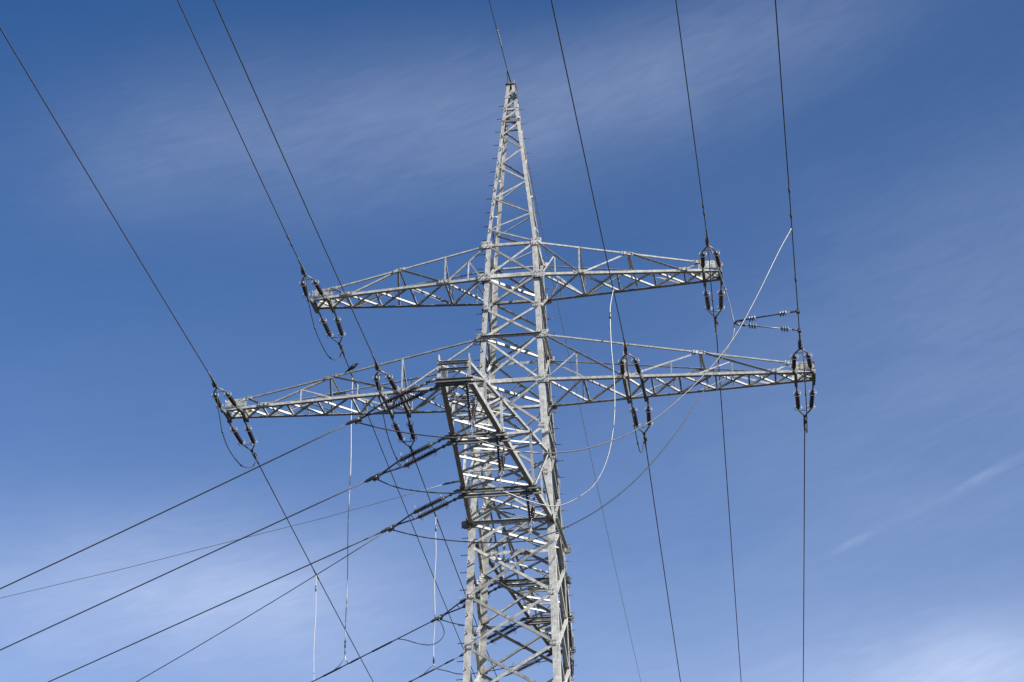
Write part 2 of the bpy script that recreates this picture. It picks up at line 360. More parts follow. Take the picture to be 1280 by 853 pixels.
# ---- crossarms along x
def crossarm(s, zb, zt, L, bays, web, tw=.322, tip_h=.30):
    arm = empty('crossarm', (s*wd(zb), 0, zb), tower)
    w0, wt = wd(zb), wd(zt)
    ych = lambda x: w0+(tw-w0)*(x-w0)/(L-w0)
    xt = L-.62
    ytop = lambda x: wt+(ych(xt)-wt)*(x-wt)/(xt-wt)
    ztop = lambda x: zt+(zb+tip_h-zt)*(x-wt)/(xt-wt)
    bot = lambda x, y: V((s*x, y*ych(x), zb)); top = lambda x, y: V((s*x, y*ytop(x), ztop(x)))
    for y in (-1, 1):
        nn = V((0, y, 0))
        b = MB(); p0, p1 = bot(-w0*0.0+.0, y) if s > 0 else bot(0, y), bot(L, y)
        p0 = V((0, y*w0, zb)); pm = bot(w0, y)
        b.angle(p0, pm, nn, .125, .012, y*s, -.03, .03); b.angle(pm, p1, nn, .078 if y < 0 else .055, .011, y*s, -.03, .012, .125 if y < 0 else .14)
        b.build('bottom_chord', STEEL, arm)
        b = MB(); b.angle(top(wt, y), top(xt, y), nn, .044 if y < 0 else .035, .008, y*s, -.03, .006, .06 if y < 0 else .085); b.build('top_chord', STEEL, arm)
        for (xa, lv_a), (xb, lv_b) in zip(web, web[1:]):              # zigzag in the side face
            pa = top(xa, y) if lv_a else bot(xa, y); pb = top(xb, y) if lv_b else bot(xb, y)
            bar(pa, pb, nn, .052, .007, 'side_brace', arm, 1, -.012, out=(pb.z-pa.z)*(pb.x-pa.x) < 0)
        xa, xb = web[0][0], web[1][0]                                 # posts and light redundants in the first bay
        bar(bot(xb, y), top(xb, y), nn, .05, .006, 'side_post', arm, 1, .004)
        xm = wt+(xb-wt)*.42; pm_ = top(wt, y).lerp(bot(xb, y), .42)
        bar(bot(xm+.02, y), pm_, nn, .042, .006, 'side_post', arm, 1, .004)
        bar(bot(w0+.06, y)+V((0, 0, .02)), pm_, nn, .042, .006, 'side_brace', arm, 1, .006)
        if len(web) > 4 or L > 6:
            xm2 = web[1][0]+(web[2][0]-web[1][0])*.62; pb_ = bot(web[1][0], y).lerp(top(web[2][0], y), .62)
            if L > 7:
                bar(bot(xm2, y), pb_, nn, .04, .006, 'side_post', arm, 1, .004)
                xm3 = web[2][0]+(web[3][0]-web[2][0])*.45; pc_ = top(web[2][0], y).lerp(bot(web[3][0], y), .45)
                bar(bot(xm3, y), pc_, nn, .04, .006, 'side_post', arm, 1, .004)
                bar(bot(web[2][0]-.15, y), pc_, nn, .036, .006, 'side_brace', arm, 1, .006)
        # gussets on the bottom chord at web feet, on the top chord at apexes
        for (xa, lv) in web[1:]:
            if xa < L-.5:
                c = (top(xa, y) if lv else bot(xa, y))
                d = ((top(xa+.1, y)-top(xa-.1, y)) if lv else X*s).normalized()
                vv = nn.cross(d).normalized()
                plate(c+nn*.022+V((0, 0, -.02 if lv else .05)), d, vv, nn, .19, .05, arm)
    xs = bays
    for i, (xa, xb) in enumerate(zip(xs, xs[1:])):                    # flat X-bracing between the two bottom chords
        pa, pb, pc, pd = bot(xa, -1), bot(xb, 1), bot(xa, 1), bot(xb, -1)
        ins = .05
        def sh(p): return p+V((0, 0, -.012))
        q = lambda p, o: p+(o-p).normalized()*ins
        e1, e2 = (pa, pb), (pd, pc)
        for (u0, u1), lf in ((e1, .004), (e2, -.016)):
            a, b_ = sh(q(u0, u1)), sh(q(u1, u0))
            d = (b_-a).normalized(); u = d.cross(V((0, 0, -1)))
            side = 1 if u.y > 0 else -1                               # upright flange on the near edge
            bar(a, b_, V((0, 0, -1)), .055, .007, 'bottom_brace', arm, side, lf)
        if i > 0:
            bar(sh(bot(xa, -1)), sh(bot(xa, 1)), V((0, 0, -1)), .055, .007, 'bottom_strut', arm, 1, -.03)
    # cross-frame at the first apex: from the front top chord to the rear bottom chord
    xa = web[2][0]
    bar(top(xa, -1), bot(xa+.18*1, 1), V((-s, 0, 0)), .07, .008, 'cross_frame', arm, 1)
    bar(top(xa, -1)+V((0, .02, 0)), top(xa, 1), V((0, 0, 1)), .05, .006, 'cross_frame', arm, 1)
    bar(top(web[1][0], -1), bot(web[1][0], 1), V((-s, 0, 0)), .05, .006, 'cross_frame', arm, 1)
    # tip: plates, end frame
    for y in (-1, 1):
        b = MB(); c = bot(L-.36, y)+V((0, y*.03, 0)); nn = V((0, y, 0))
        i0 = len(b.v)
        prof = [(-.34, .06), (.34, .06), (.34, .20), (.22, .31), (-.10, .31), (-.34, .24)]
        for dx, dz in prof: b.v.append(c+V((s*dx, 0, dz)))
        for dx, dz in prof: b.v.append(c+V((s*dx, y*.012, dz)))
        k = len(prof); b.f.append(tuple(range(k))); b.f.append(tuple(range(k, 2*k))[::-1])
        for m in range(k): b.f.append((m, (m+1) % k, k+(m+1) % k, k+m))
        b.sm += [False]*(k+2)
        b.bolts(c+nn*.013, X, Z, nn, [(a, e) for a in (-.25, -.08, .1, .27) for e in (.10, .18)]+[(-.05, .26), (.12, .26)], .016, .02)
        b.build('tip_plate', STEEL, arm)
    bar(bot(L, -1), bot(L, 1), V((s, 0, 0)), .12, .012, 'tip_beam', arm, 1, .012)
    bar(bot(L, -1)+V((0, 0, .3)), bot(L, 1)+V((0, 0, .3)), V((s, 0, 0)), .07, .008, 'tip_beam', arm, 1, .01)
    return arm, bot
def attach_beams(arm, bot, s, xc, half=.27):
    for k in (-1, 1):
        x = abs(xc)+k*half; b = MB(); p, q = bot(x, -1)+V((0, -.10, -.075)), bot(x, 1)+V((0, .10, -.075)); d = (q-p).normalized(); u = d.cross(Z)
        b.box((p+q)/2, (d, u, Z), ((q-p).length/2, .045, .05)); b.box((p+q)/2+V((0, 0, -.0)), (d, u, Z), ((q-p).length/2+.06, .012, .035)); b.build('attachment_beam', STEEL2, arm)
webU = lambda: [(wd(zUt), 1), (2.14, 0), (3.66, 1), (5.36, 0), (5.9, 1)]
webL = lambda: [(wd(zLt), 1), (3.45, 0), (5.75, 1), (7.9, 0), (8.5, 1)]
armsU = {}; armsL = {}
for s in (-1, 1):
    armsU[s] = crossarm(s, zU, zUt, 6.551, [wd(zU)+.05, 2.15, 3.30, 4.45, 5.40, 6.0, 6.5], webU())
    armsL[s] = crossarm(s, zL, zLt, 9.2, [wd(zL)+.05, 2.2, 3.45, 4.25, 5.1, 6.2, 7.2, 8.0, 8.62, 9.15], webL())
attach_beams(*armsU[-1], -1, -6.28); attach_beams(*armsU[1], 1, 6.27)
attach_beams(*armsL[-1], -1, -8.94); attach_beams(*armsL[1], 1, 8.88); attach_beams(*armsL[-1], -1, -3.79); attach_beams(*armsL[1], 1, 3.70)

# ---- branch arms along y (towards and away from the road)
STN = (3.86, 7.67, 11.36)
def branch_arm(s):
    wB, tB, LT = wd(zB), .382, 11.36
    arm = empty('crossarm', (0, s*wB, zB), tower)
    xw = lambda y: wB+(tB-wB)*(y-wB)/(LT-wB)
    wt = wd(zBt)
    ztop = lambda y: zBt+(zB+.42-zBt)*(y-wt)/(LT-wt); xtp = lambda y: wt+(tB-wt)*(y-wt)/(LT-wt)
    bot = lambda k, y: V((k*xw(y), s*y, zB)); top = lambda k, y: V((k*xtp(y), s*y, ztop(y)))
    posts = [STN[0], STN[1], 9.55]
    for k in (-1, 1):
        nn = V((k, 0, 0)); ps = -k*s
        b = MB(); b.angle(bot(k, wB), bot(k, LT), nn, .13, .013, ps, -.02, .0); b.build('bottom_chord', STEEL, arm)
        b = MB(); b.angle(top(k, wt), top(k, LT), nn, .08, .009, ps, -.04, .0); b.build('top_chord', STEEL, arm)
        ys = [wt]+posts+[LT]
        for y in posts: bar(bot(k, y), top(k, y), nn, .065, .008, 'side_post', arm, 1, .008)
        for a, b_ in zip(ys, ys[1:]): bar(top(k, a), bot(k, b_), nn, .058, .007, 'side_brace', arm, 1, -.008)
        ym = (wt+STN[0])/2+.2; bar(bot(k, ym), top(k, wt).lerp(bot(k, STN[0]), (ym-wt)/(STN[0]-wt)), nn, .045, .006, 'side_post', arm, 1, .006)
        bar(bot(k, wB+.1), top(k, wt).lerp(bot(k, STN[0]), .5), nn, .045, .006, 'side_brace', arm, 1, .006)
        for y in (STN[0], STN[1]):
            plate(bot(k, y)+nn*.016+V((0, 0, .03)), Y, Z, nn, .2, .08, arm)
            plate(top(k, y)+nn*.016, Y, Z, nn, .14, .06, arm)
        plate(top(k, wt)+nn*.02, Y, Z, nn, .2, .16, arm)
        plate(bot(k, wB+.05)+nn*.02, Y, Z, nn, .3, .12, arm)
    bays = [wB+.1, STN[0], STN[0]+1.27, STN[0]+2.54, STN[1], STN[1]+1.23, STN[1]+2.46, LT]
    for i, (a, b_) in enumerate(zip(bays, bays[1:])):
        for (k0, k1), lf in (((-1, 1), .004), ((1, -1), -.018)):
            ya, yb = (b_, a) if s < 0 else (a, b_)                   # from nearer to farther
            p, q = bot(k0, ya)+V((0, 0, -.015)), bot(k1, yb)+V((0, 0, -.015)); d = (q-p).normalized(); u = d.cross(V((0, 0, -1)))
            side = 1 if u.y > 0 else -1
            bar(p, q, V((0, 0, -1)), .052, .008, 'bottom_brace', arm, side, lf, .06)
        if i in (2, 3, 5, 6):
            bar(bot(-1, a)+V((0, 0, .03)), bot(1, a)+V((0, 0, .03)), V((0, 0, -1)), .05, .006, 'bottom_strut', arm, 1, 0)
    for y in (STN[0], STN[1], LT-.02):                              # pairs of heavy beams where the strings hang
        for dy in (-.2, .2):
            yy = min(y+dy, LT) if y > 11 else y+dy
            b = MB(); x = xw(yy); b.box(V((0, s*yy, zB-.10)), (X, Y, Z), (x+(.05 if y > 11 else .14), .03, .036)); b.box(V((0, s*yy, zB-.05)), (X, Y, Z), (x+.10, .06, .008)); b.build('attachment_beam', STEEL2, arm)
    for y in (STN[0], STN[1], LT):
        bar(top(-1, y), top(1, y), V((0, 0, 1)), .065, .008, 'top_strut', arm, 1, 0)
    for y0, y1 in zip((wt, STN[0], STN[1]), (STN[0], STN[1], LT)):
        yc = (y0+y1)/2
        bar(top(-1, yc), top(1, yc), V((0, 0, 1)), .04, .006, 'top_strut', arm, 1, -.01)
        for a, b_ in ((y0, yc), (yc, y1)):
            bar(top(-1, a), top(1, b_), V((0, 0, 1)), .036, .006, 'top_brace', arm, 1, -.02)
            bar(top(1, a), top(-1, b_), V((0, 0, 1)), .036, .006, 'top_brace', arm, 1, -.032)
    for k in (-1, 1):
        bar(bot(k, LT), top(k, LT)+V((0, 0, .07)), V((0, s, 0)), .09, .010, 'tip_post', arm, k, .01)
        b = MB(); b.box(top(k, LT)+V((0, 0, .12)), (X, Y, Z), (.012, .06, .08)); b.build('tip_plate', STEEL, arm)
    for zz_ in (zB+.20, zB+.40):
        bar(V((-tB, s*LT, zz_)), V((tB, s*LT, zz_)), V((0, s, 0)), .06, .008, 'tip_beam', arm, 1, .014, out=True)
    return arm
branch_arm(-1); branch_arm(1)

# ---------------------------------------------------------------- insulators
def lathe_rod(mb, p0, p1, core, shed, n_sheds, seg=12, caps=.06, capr=.05):
    p0, p1 = V(p0), V(p1); d = (p1-p0); Ln = d.length; d.normalize(); pts = []; rs = []
    def add(s_, r): pts.append(p0+d*s_); rs.append(r)
    add(caps, core); step = (Ln-2*caps)/n_sheds
    for i in range(n_sheds):
        a = caps+i*step; add(a+.15*step, core); add(a+.28*step, shed); add(a+.55*step, shed*.97); add(a+.85*step, core)
    add(Ln-caps, core); mb.tube(pts, rs, seg)
def cap_mb(p0, p1, caps=.06, r=.05):
    m = MB(); p0, p1 = V(p0), V(p1); d = (p1-p0).normalized()
    m.tube([p0-d*.03, p0, p0+d*caps, p0+d*(caps+.03)], [.022, r, r, r*.7], 10); return m
def string_asm(name, s0, s1, s_apex, s_clamp, h0, h1, porcelain, sheds, core, shed, horns):
    root = empty(name)
    for k in (-1, 1):
        hx = lambda s_: k*(h0+(h1-h0)*s_/s1)
        P_ = lambda s_: V((hx(s_), s_, 0))
        m = MB()
        m.tube([P_(-.02), P_(s0*.5)], .032, 8); m.tube([P_(s0*.5), P_(s0)], .026, 8); m.ring(P_(s0*.5), X, .045, .014, 10, 6); m.box(P_(.03), (X, Y, Z), (.02, .07, .05)); m.box(P_(s0-.04), (X, Y, Z), (.035, .05, .018))
        m.build('link', FIT, root)
        m = MB(); lathe_rod(m, P_(s0), P_(s1), core, shed, sheds); ins = m.build('insulator', porcelain, root)
        for a, b in ((P_(s0), P_(s1)), (P_(s1), P_(s0))): cap_mb(a, b).build('end_cap', FIT, ins)
        for a in (s0, s1):
            c = P_(a+(.05 if a == s0 else -.05)); m = MB()
            if horns:
                m.tube([c+V((0, 0, 0)), c+V((k*.06, 0, .10)), c+V((k*.05, (.06 if a == s0 else -.06), .17))], .008, 6)
                m.tube([c+V((0, 0, 0)), c+V((k*.05, 0, -.10)), c+V((k*.04, (.08 if a == s0 else -.08), -.13))], .008, 6); m.build('arcing_horn', RING, ins)
            else:
                m.ring(c, Y, .112, .009, 20, 6); m.tube([c+V((-.115, 0, 0)), c+V((.115, 0, 0))], .008, 6); m.build('arcing_ring', RING, ins)
    m = MB(); ap = V((0, s_apex, 0))
    for k in (-1, 1):
        m.tube([V((k*h1, s1-.02, 0)), V((k*h1*.98, s1+.10, 0)), ap], .024, 8)
    m.tube([V((-h1*.9, s1+.13, 0)), V((h1*.9, s1+.13, 0))], .013, 6); m.box(ap, (X, Y, Z), (.045, .06, .022))
    m.build('yoke', FIT, root)
    m = MB(); Lc = s_clamp-s_apex
    m.tube([ap, ap+V((0, Lc*.25, 0))], .022, 8); m.box(ap+V((0, Lc*.18, 0)), (X, Y, Z), (.02, .05, .05))
    m.tube([ap+V((0, t*Lc, 0)) for t in (.25, .3, .45, .9, .97, 1.0)], [.03, .045, .047, .043, .03, .022], 10)
    m.box(ap+V((.05, Lc*.38, -.03)), (X, Y, Z), (.02, .09, .05)); m.box(ap+V((.03, Lc*.6, .04)), (X, Y, Z), (.04, .03, .02))
    m.build('dead_end_clamp', FIT, root)
    return root
def place(o, A, d, roll_to=None):
    d = V(d).normalized(); x = d.cross(Z).normalized(); z = x.cross(d)
    Mx = Matrix((x, d, z)).transposed().to_4x4(); Mx.translation = V(A); o.matrix_world = Mx
    return o
PH = {  # phase: attach point of the strings at the front chord, near wire (azimuth, x shift, slope), far wire
 'LT': ((-8.99, -.34, H0), (-1.538, -.024, .0685), (-.629, -.034, -.0872)), 'RT': ((8.88, -.35, H0), (-1.040, -.064, .0699), (-1.078, .013, -.0881)),
 'UL': ((-6.32, -.35, zU), (-1.280, -.063, .0760), (-.531, .085, -.0904)), 'UR': ((6.27, -.35, zU), (-.849, -.013, .0727), (-1.027, .003, -.0902)),
 'LI': ((-3.79, -.77, H0), (-1.406, -.049, .0725), (-.620, -.039, -.0876)), 'RI': ((3.70, -.78, H0), (-.920, -.023, .0755), (-.912, .091, -.0919))}
WHERE = {'LT': "lower crossarm's left tip", 'RT': "lower crossarm's right tip", 'UL': "upper crossarm's left tip", 'UR': "upper crossarm's right tip",
         'LI': "lower crossarm's left half, near the body", 'RI': "lower crossarm's right half, near the body"}
def wpt(ph, near, s_):
    A, n_, f_ = PH[ph]; a, xo, sl_ = n_ if near else f_; a = math.radians(a); sg = -1 if near else 1
    return V((A[0]+xo+math.sin(a)*s_, A[1]+sg*math.cos(a)*s_, A[2]+sl_*s_+4e-4*s_*s_))
NEAR_C, FAR_C = 1.95, 2.75
protoN = string_asm('tension_insulator', .28, 1.02, 1.42, NEAR_C, .27, .20, PORC, 13, .048, .070, False)
protoF = string_asm('tension_insulator', .55, 1.55, 2.08, FAR_C, .26, .20, PORC, 16, .048, .070, False)
first = {True: protoN, False: protoF}
for ph in PH:
    for near in (True, False):
        A = PH[ph][0]; o = first[near] if ph == 'LT' else copy_tree(first[near])
        y0 = abs(A[1]); s_a = .04 if near else 2*y0+.04
        p = wpt(ph, near, s_a); p.z = A[2]-.06; q = wpt(ph, near, s_a+(NEAR_C if near else FAR_C))
        place(o, p, q-p)
        o['label'] = 'double brown insulator string %s the %s' % ('facing the viewer at' if near else 'hanging beyond', WHERE[ph]); o['category'] = 'insulator'; o['group'] = 'double insulator strings of the main line'
for ph in PH:
    for near in (True, False):
        A = PH[ph][0]; y0 = abs(A[1]); s_a = (.04+NEAR_C) if near else (2*y0+.04+FAR_C)
        end = 90 if near else 260; n_ = 40; m = MB()
        m.tube([wpt(ph, near, s_a-.25+(end-s_a)*(i/n_)**1.6) for i in range(n_+1)], .0165 if near else .0185, 6)
        o = m.build('line_wire', COND)
        tag(o, 'dark wire %s the %s' % ('rising over the viewer from' if near else 'descending into the distance from', WHERE[ph]), 'power line', 'conductors of the main line')
        a = MB()
        if near: a.tube([wpt(ph, near, s_a-.1+t) for t in (0, .15, .3, .55)], [.026, .03, .028, .02], 8)
        else: a.tube([wpt(ph, near, s_a-.1+t) for t in (0, .15, .3, .5)], [.026, .03, .028, .02], 8)
        a.build('wire_sleeve', FIT, o)
        if near and ph in ('UR', 'RT', 'UL'):
            b = MB()
            for t in ((1.1, 1.5) if ph != 'RT' else (3.2, 6.4, 7.6)): b.tube([wpt(ph, near, s_a+t), wpt(ph, near, s_a+t+.18)], .034, 8)
            for k_ in range(1): b.build('wire_clamp', FIT, o)
# earth wire on the peak
def ew(near, s_):
    a = math.radians(-1.0 if near else -.6); sg = -1 if near else 1
    return V((-.085+math.sin(a)*s_, sg*math.cos(a)*s_, zP+.10+(.06 if near else -.085)*s_+4e-4*s_*s_))
for near in (True, False):
    m = MB(); m.tube([ew(near, .25+(95 if near else 260)*(i/36)**1.6) for i in range(37)], .014 if near else .012, 6); o = m.build('earth_wire', COND if near else SHIELD)
    tag(o, 'thin grey earth wire running %s the pointed tower peak' % ('upward over the viewer from' if near else 'away behind the body from'), 'earth wire', 'earth wires on the peak')
    m = MB(); m.tube([ew(near, t) for t in (.05, .2, .5, .9)], [.02, .028, .026, .014], 8); m.build('dead_end_clamp', FIT, o)
    if near:
        m = MB(); pts = []
        for i in range(60):
            c = ew(True, 2.05+.9*i/59); a = i*.75; pts.append(c+V((math.cos(a)*.03, 0, math.sin(a)*.03)))
        m.tube(pts, .011, 6); m.build('spiral_damper', RING, o)
        m = MB(); m.tube([ew(True, .0)+V((-.10, 0, -.14)), ew(True, .55)+V((-.05, 0, -.02)), ew(True, .8)], .012, 6); m.build('bonding_lead', SHIELD, o)

# ---------------------------------------------------------------- jumpers under the main arms
JT = [(0, 0), (.035, -.72), (.17, -1.02), (.29, -1.32), (.50, -1.50), (.70, -1.38), (.86, -1.02), (.96, -.55), (1, 0)]
J_OF = {'UL': [(-6.38,-1.95,31.41),(-6.36,-1.62,30.75),(-6.35,-1.01,30.27),(-6.32,-.33,29.98),(-6.28,.89,29.88),(-6.25,1.8,30.12),(-6.23,2.45,30.52),(-6.22,2.72,31.02)],
 'LT': [(-9.0,-1.94,27.7),(-9.0,-1.82,27.14),(-9.0,-1.45,26.76),(-9.0,-1.1,26.45),(-9.0,-.32,26.22),(-9.0,1.09,26.27),(-9.0,2.19,26.64),(-9.0,2.7,27.0),(-9.0,2.86,27.33)],
 'LI': [(-3.88,-2.3,27.71),(-3.88,-2.15,27.0),(-3.88,-1.38,26.5),(-3.88,-.85,26.22),(-3.88,-.22,26.06),(-3.88,.68,26.0),(-3.88,1.66,26.12),(-3.87,2.75,26.6),(-3.87,3.45,27.22)]}
for ph, src, dx in (('UR', 'UL', 0), ('RT', 'LT', 0), ('RI', 'LI', 0)):
    A, B = PH[ph][0], PH[src][0]; J_OF[ph] = [(A[0]-.03, y+A[1]-B[1], z+A[2]-B[2]) for x, y, z in J_OF[src]]
for ph in PH:
    m = MB(); m.tube(smooth_line(spline(J_OF[ph], 8)), .0165, 6); o = m.build('jumper_cable', COND)
    tag(o, 'dark jumper loop hanging under the %s' % WHERE[ph], 'jumper cable', 'jumpers of the main line')
    pts = spline(J_OF[ph], 8)
    for k_ in (.36, .62):
        i = int(k_*len(pts)); m = MB(); m.tube([pts[i], pts[i+1]], .03, 8); m.build('weight_clamp', FIT, o)

# ---------------------------------------------------------------- branch line: tension strings, V strings, wires
BR = [ # attach, clamp point, rest of the wire, which
 ((-.46, -11.26, zB-.08), (-2.59, -10.99, 22.05), [(-3.07,-10.92,21.86),(-8.17,-10.21,19.97),(-11.98,-9.67,18.59)], 'outer end of the near branch arm', 'topmost of three from the near arm'),
 ((-.78, -7.67, zB-.08), (-2.82, -7.37, 22.01), [(-3.33,-7.30,21.82),(-6.58,-6.84,20.67),(-13.4,-5.89,18.22)], 'middle of the near branch arm', 'second of three from the near arm'),
 ((-1.12, -3.86, zB-.08), (-3.17, -3.56, 22.02), [(-3.66,-3.49,21.84),(-7.62,-2.93,20.46),(-13.42,-2.12,18.44)], 'inner end of the near branch arm', 'third of three from the near arm'),
 ((-1.12, 3.86, zB-.08), (-3.23, 4.17, 21.85), [(-3.57,4.22,21.69),(-5.47,4.48,20.95),(-7.33,4.75,20.17)], 'inner end of the far branch arm', 'upper one behind the left legs, with armour sleeves'),
 ((-.80, 7.65, zB-.08), (-2.91, 7.92, 21.87), [(-3.33,7.98,21.68),(-4.02,8.07,21.42),(-4.83,8.19,21.06)], 'middle of the far branch arm', 'lower one behind the left legs, at the bottom edge'),
 ((-.46, 11.26, zB-.08), (-2.6, 11.52, 21.93), [(-3.1,11.58,21.74),(-6.2,11.98,20.45),(-9.07,12.25,19.3)], 'outer end of the far branch arm', 'hidden mostly behind the right legs')]
protoB = string_asm('tension_insulator', .42, 1.36, 2.02, 2.5, .20, .19, POLY, 19, .031, .076, True)
for i, (A, c, rest, wh, wl) in enumerate(BR):
    A, c = V(A), V(c); o = protoB if i == 0 else copy_tree(protoB)
    d = (c-A).normalized(); place(o, A, d)
    o['label'] = 'slanting dark double insulator string at the %s' % wh; o['category'] = 'insulator'; o['group'] = 'double insulator strings of the branch line'
    e = V(rest[-1]); dd = (e-V(rest[0])).normalized(); start = A+d*2.42
    pts = [start]
    far_ = e-start; hl = math.hypot(far_.x, far_.y); sl_ = far_.z/hl; hd = V((far_.x, far_.y, 0))/hl
    if i < 3:   # mild sag, fitted through the wire's seen points
        Q = [(math.hypot(p[0]-start.x, p[1]-start.y), p[2]-start.z) for p in rest[1:]]
        (h1_, z1_), (h2_, z2_) = Q; k2 = (z2_/h2_-z1_/h1_)/(h2_-h1_); k2 = max(min(k2, .002), 0); k1 = z2_/h2_-k2*h2_
    else: k2 = .001; k1 = sl_-k2*hl
    m = MB(); tot = 46
    m.tube([start+hd*(tot*t)+V((0, 0, k1*tot*t+k2*(tot*t)**2)) for t in [j/30 for j in range(31)]], .0175, 6); wr = m.build('line_wire', COND)
    tag(wr, 'dark branch wire slanting down left, %s' % wl, 'power line', 'conductors of the branch line')
    if i >= 3:
        on = lambda h: start+hd*h+V((0, 0, k1*h+k2*h*h))
        for (a, b) in (((1.35, 2.05), (2.45, 2.75), (3.05, 3.7)) if i == 3 else ((.9, 1.5), (.25, .6), (1.7, 2.1))):
            m = MB(); m.tube([on(a), on(a+.05), on(b-.05), on(b)], [.02, .03, .03, .02], 8); m.build('armour_sleeve', COND, wr)
# extra wire leaving the inner near clamp more steeply
m = MB(); a, b = V((-3.1, -3.57, 22.03)), V((-10.65, -2.51, 18.19)); dd = b-a
m.tube([a+dd*t+V((0, 0, .25*t*(t-1))) for t in [j*.2 for j in range(0, 26)]], .0125, 6)
tag(m.build('line_wire', COND), 'thinner dark wire leaving the third clamp more steeply down to the left', 'power line')
# branch earth wire
m = MB(); m.tube([(-2.05,-1.07,24.30),(-3.43,-.88,24.06),(-5.9,-.53,23.65),(-8.52,-.16,23.28),(-12.4,.39,22.72),(-16.48,.96,22.2),(-26,2.3,21.1),(-44,4.85,19.4)], .0095, 6); o = m.build('earth_wire', SHIELD)
tag(o, 'hair-thin pale earth wire slanting gently down left from the tower leg', 'earth wire')
m = MB(); m.tube([(-1.17,-1.19,24.34),(-1.5,-1.15,24.36),(-1.55,-1.145,24.35),(-2.0,-1.08,24.31),(-2.1,-1.06,24.29)], [.018,.018,.034,.034,.015], 8); m.build('dead_end_clamp', FIT, o)

VS = {'tip': [(.31,-11.36,22.86),(.38,-10.27,22.80),(.35,-10.81,21.82),(.37,-10.81,21.47)], 'mid': [(.53,-7.67,22.90),(.58,-6.70,22.86),(.56,-7.18,21.93),(.52,-7.19,21.50)], 'inner': [(.80,-3.86,22.86),(.93,-3.17,22.78),(.88,-3.52,21.88),(.83,-3.52,21.42)]}
def v_string(t0, t1, vx, tl, label):
    t0, t1, vx, tl = V(t0), V(t1), V(vx), V(tl); root = empty('support_insulator', vx)
    for t, drop in ((t0, .12), (t1, .26)):
        d = (vx-t).normalized(); a, b = t+d*drop, vx-d*.06
        m = MB(); m.tube([t-d*.1, a], .018, 8); m.ring(t+d*drop*.6, Y, .035, .011, 10, 6); m.build('hanger', FIT, root)
        m = MB(); lathe_rod(m, a, b, .034, .062, 17); ins = m.build('insulator', PORC, root)
        for p, q in ((a, b), (b, a)): cap_mb(p, q, .05, .042).build('end_cap', FIT, ins)
    m = MB(); m.box(vx, (X, Y, Z), (.02, .10, .05)); m.ring(vx+V((0, 0, .02)), V((.6, 1, .2)), .10, .011, 18, 6); m.build('arcing_ring', RING, root)
    m = MB(); m.tube([vx, vx.lerp(tl, .55), tl+V((0, 0, .03))], [.024, .02, .024], 8); m.box(vx.lerp(tl, .5), (X, Y, Z), (.035, .03, .05)); m.box(tl+V((0, 0, .02)), (X, Y, Z), (.10, .03, .035)); m.build('suspension_clamp', RING, root)
    tag(root, label, 'insulator', 'V shaped strings under the arm facing the viewer')
v_string(*VS['tip'], 'V-shaped dark hanging insulator pair under the outer end of the near branch arm')
v_string(*VS['mid'], 'V-shaped dark hanging insulator pair under the middle of the near branch arm')
v_string(*VS['inner'], 'V-shaped dark hanging insulator pair beside the leg at the arm root')
for s_, (nm, lab) in zip((1, 1, 1), ()): pass
for y, x, wh in ((3.95, .95, 'inner end'), (7.75, .56, 'middle'), (11.3, .33, 'outer end')):
    v_string((x, y+.35, zB-.12), (x+.02, y-.45, zB-.14), (x, y-.05, zB-1.06), (x, y-.05, zB-1.42), 'V-shaped dark hanging insulator pair under the %s of the far branch arm' % wh)

def cable(name, pts, r, m_, label, cat, grp=None, n=8, k=2):
    m = MB(); m.tube(smooth_line(spline(pts, n), k), r, 6); return tag(m.build(name, m_), label, cat, grp)
J1 = [(8.67,-8.26,28.17),(8.31,-8.37,27.48),(7.96,-8.48,26.74),(7.60,-8.59,25.98),(6.94,-8.79,24.72),(6.13,-9.04,23.60),(5.28,-9.30,22.68),(4.69,-9.48,22.16),(3.96,-9.70,21.70),(3.17,-9.95,21.36),(2.54,-10.14,21.21),(1.71,-10.40,21.15),(.95,-10.63,21.29),(.37,-10.81,21.47)]
J3 = [(3.60,-5.81,27.98),(3.52,-5.84,27.55),(3.49,-5.86,27.24),(3.49,-5.86,26.29),(3.52,-5.84,25.63),(3.54,-5.83,25.12),(3.54,-5.83,24.44),(3.48,-5.86,23.67),(3.30,-5.94,22.75),(2.96,-6.09,21.97),(2.51,-6.29,21.52),(2.05,-6.50,21.24),(1.66,-6.68,21.20),(1.18,-6.89,21.30),(.73,-7.10,21.44),(.52,-7.19,21.50)]
J2 = [(6.9,-3.42,27.85),(6.89,-3.42,27.64),(6.84,-3.42,27.43),(6.71,-3.42,27.13),(6.43,-3.43,26.62),(5.97,-3.43,25.84),(5.53,-3.44,25.12),(4.94,-3.45,24.29),(4.27,-3.46,23.50),(3.64,-3.47,22.88),(2.92,-3.49,22.33),(2.38,-3.50,22.01),(1.76,-3.51,21.72),(1.24,-3.52,21.54),(.83,-3.52,21.42)]
J2a = [(6.23,-1.95,31.41),(6.45,-2.42,30.42),(6.62,-2.81,29.61),(6.77,-3.14,28.76),(6.84,-3.3,28.28),(6.9,-3.42,27.85)]
cable('jumper_cable', J1, .016, ALU, 'long pale cable from the rightmost wire swooping down left to the tower arm', 'jumper cable')
o = cable('jumper_cable', J3, .0145, ALU, 'pale cable hanging straight down then curling left under the right crossarms', 'jumper cable')
m = MB(); m.tube([(3.49,-5.86,27.22),(3.49,-5.86,27.02)], .028, 8); m.build('wire_clamp', FIT, o)
o = cable('jumper_cable', J2a, .016, ALU, 'short pale cable dropping from the upper right insulators to the spacer rods', 'jumper cable')
m = MB(); m.tube([(6.68,-2.95,29.3),(6.71,-3.01,29.12)], .03, 8); m.build('wire_clamp', FIT, o)
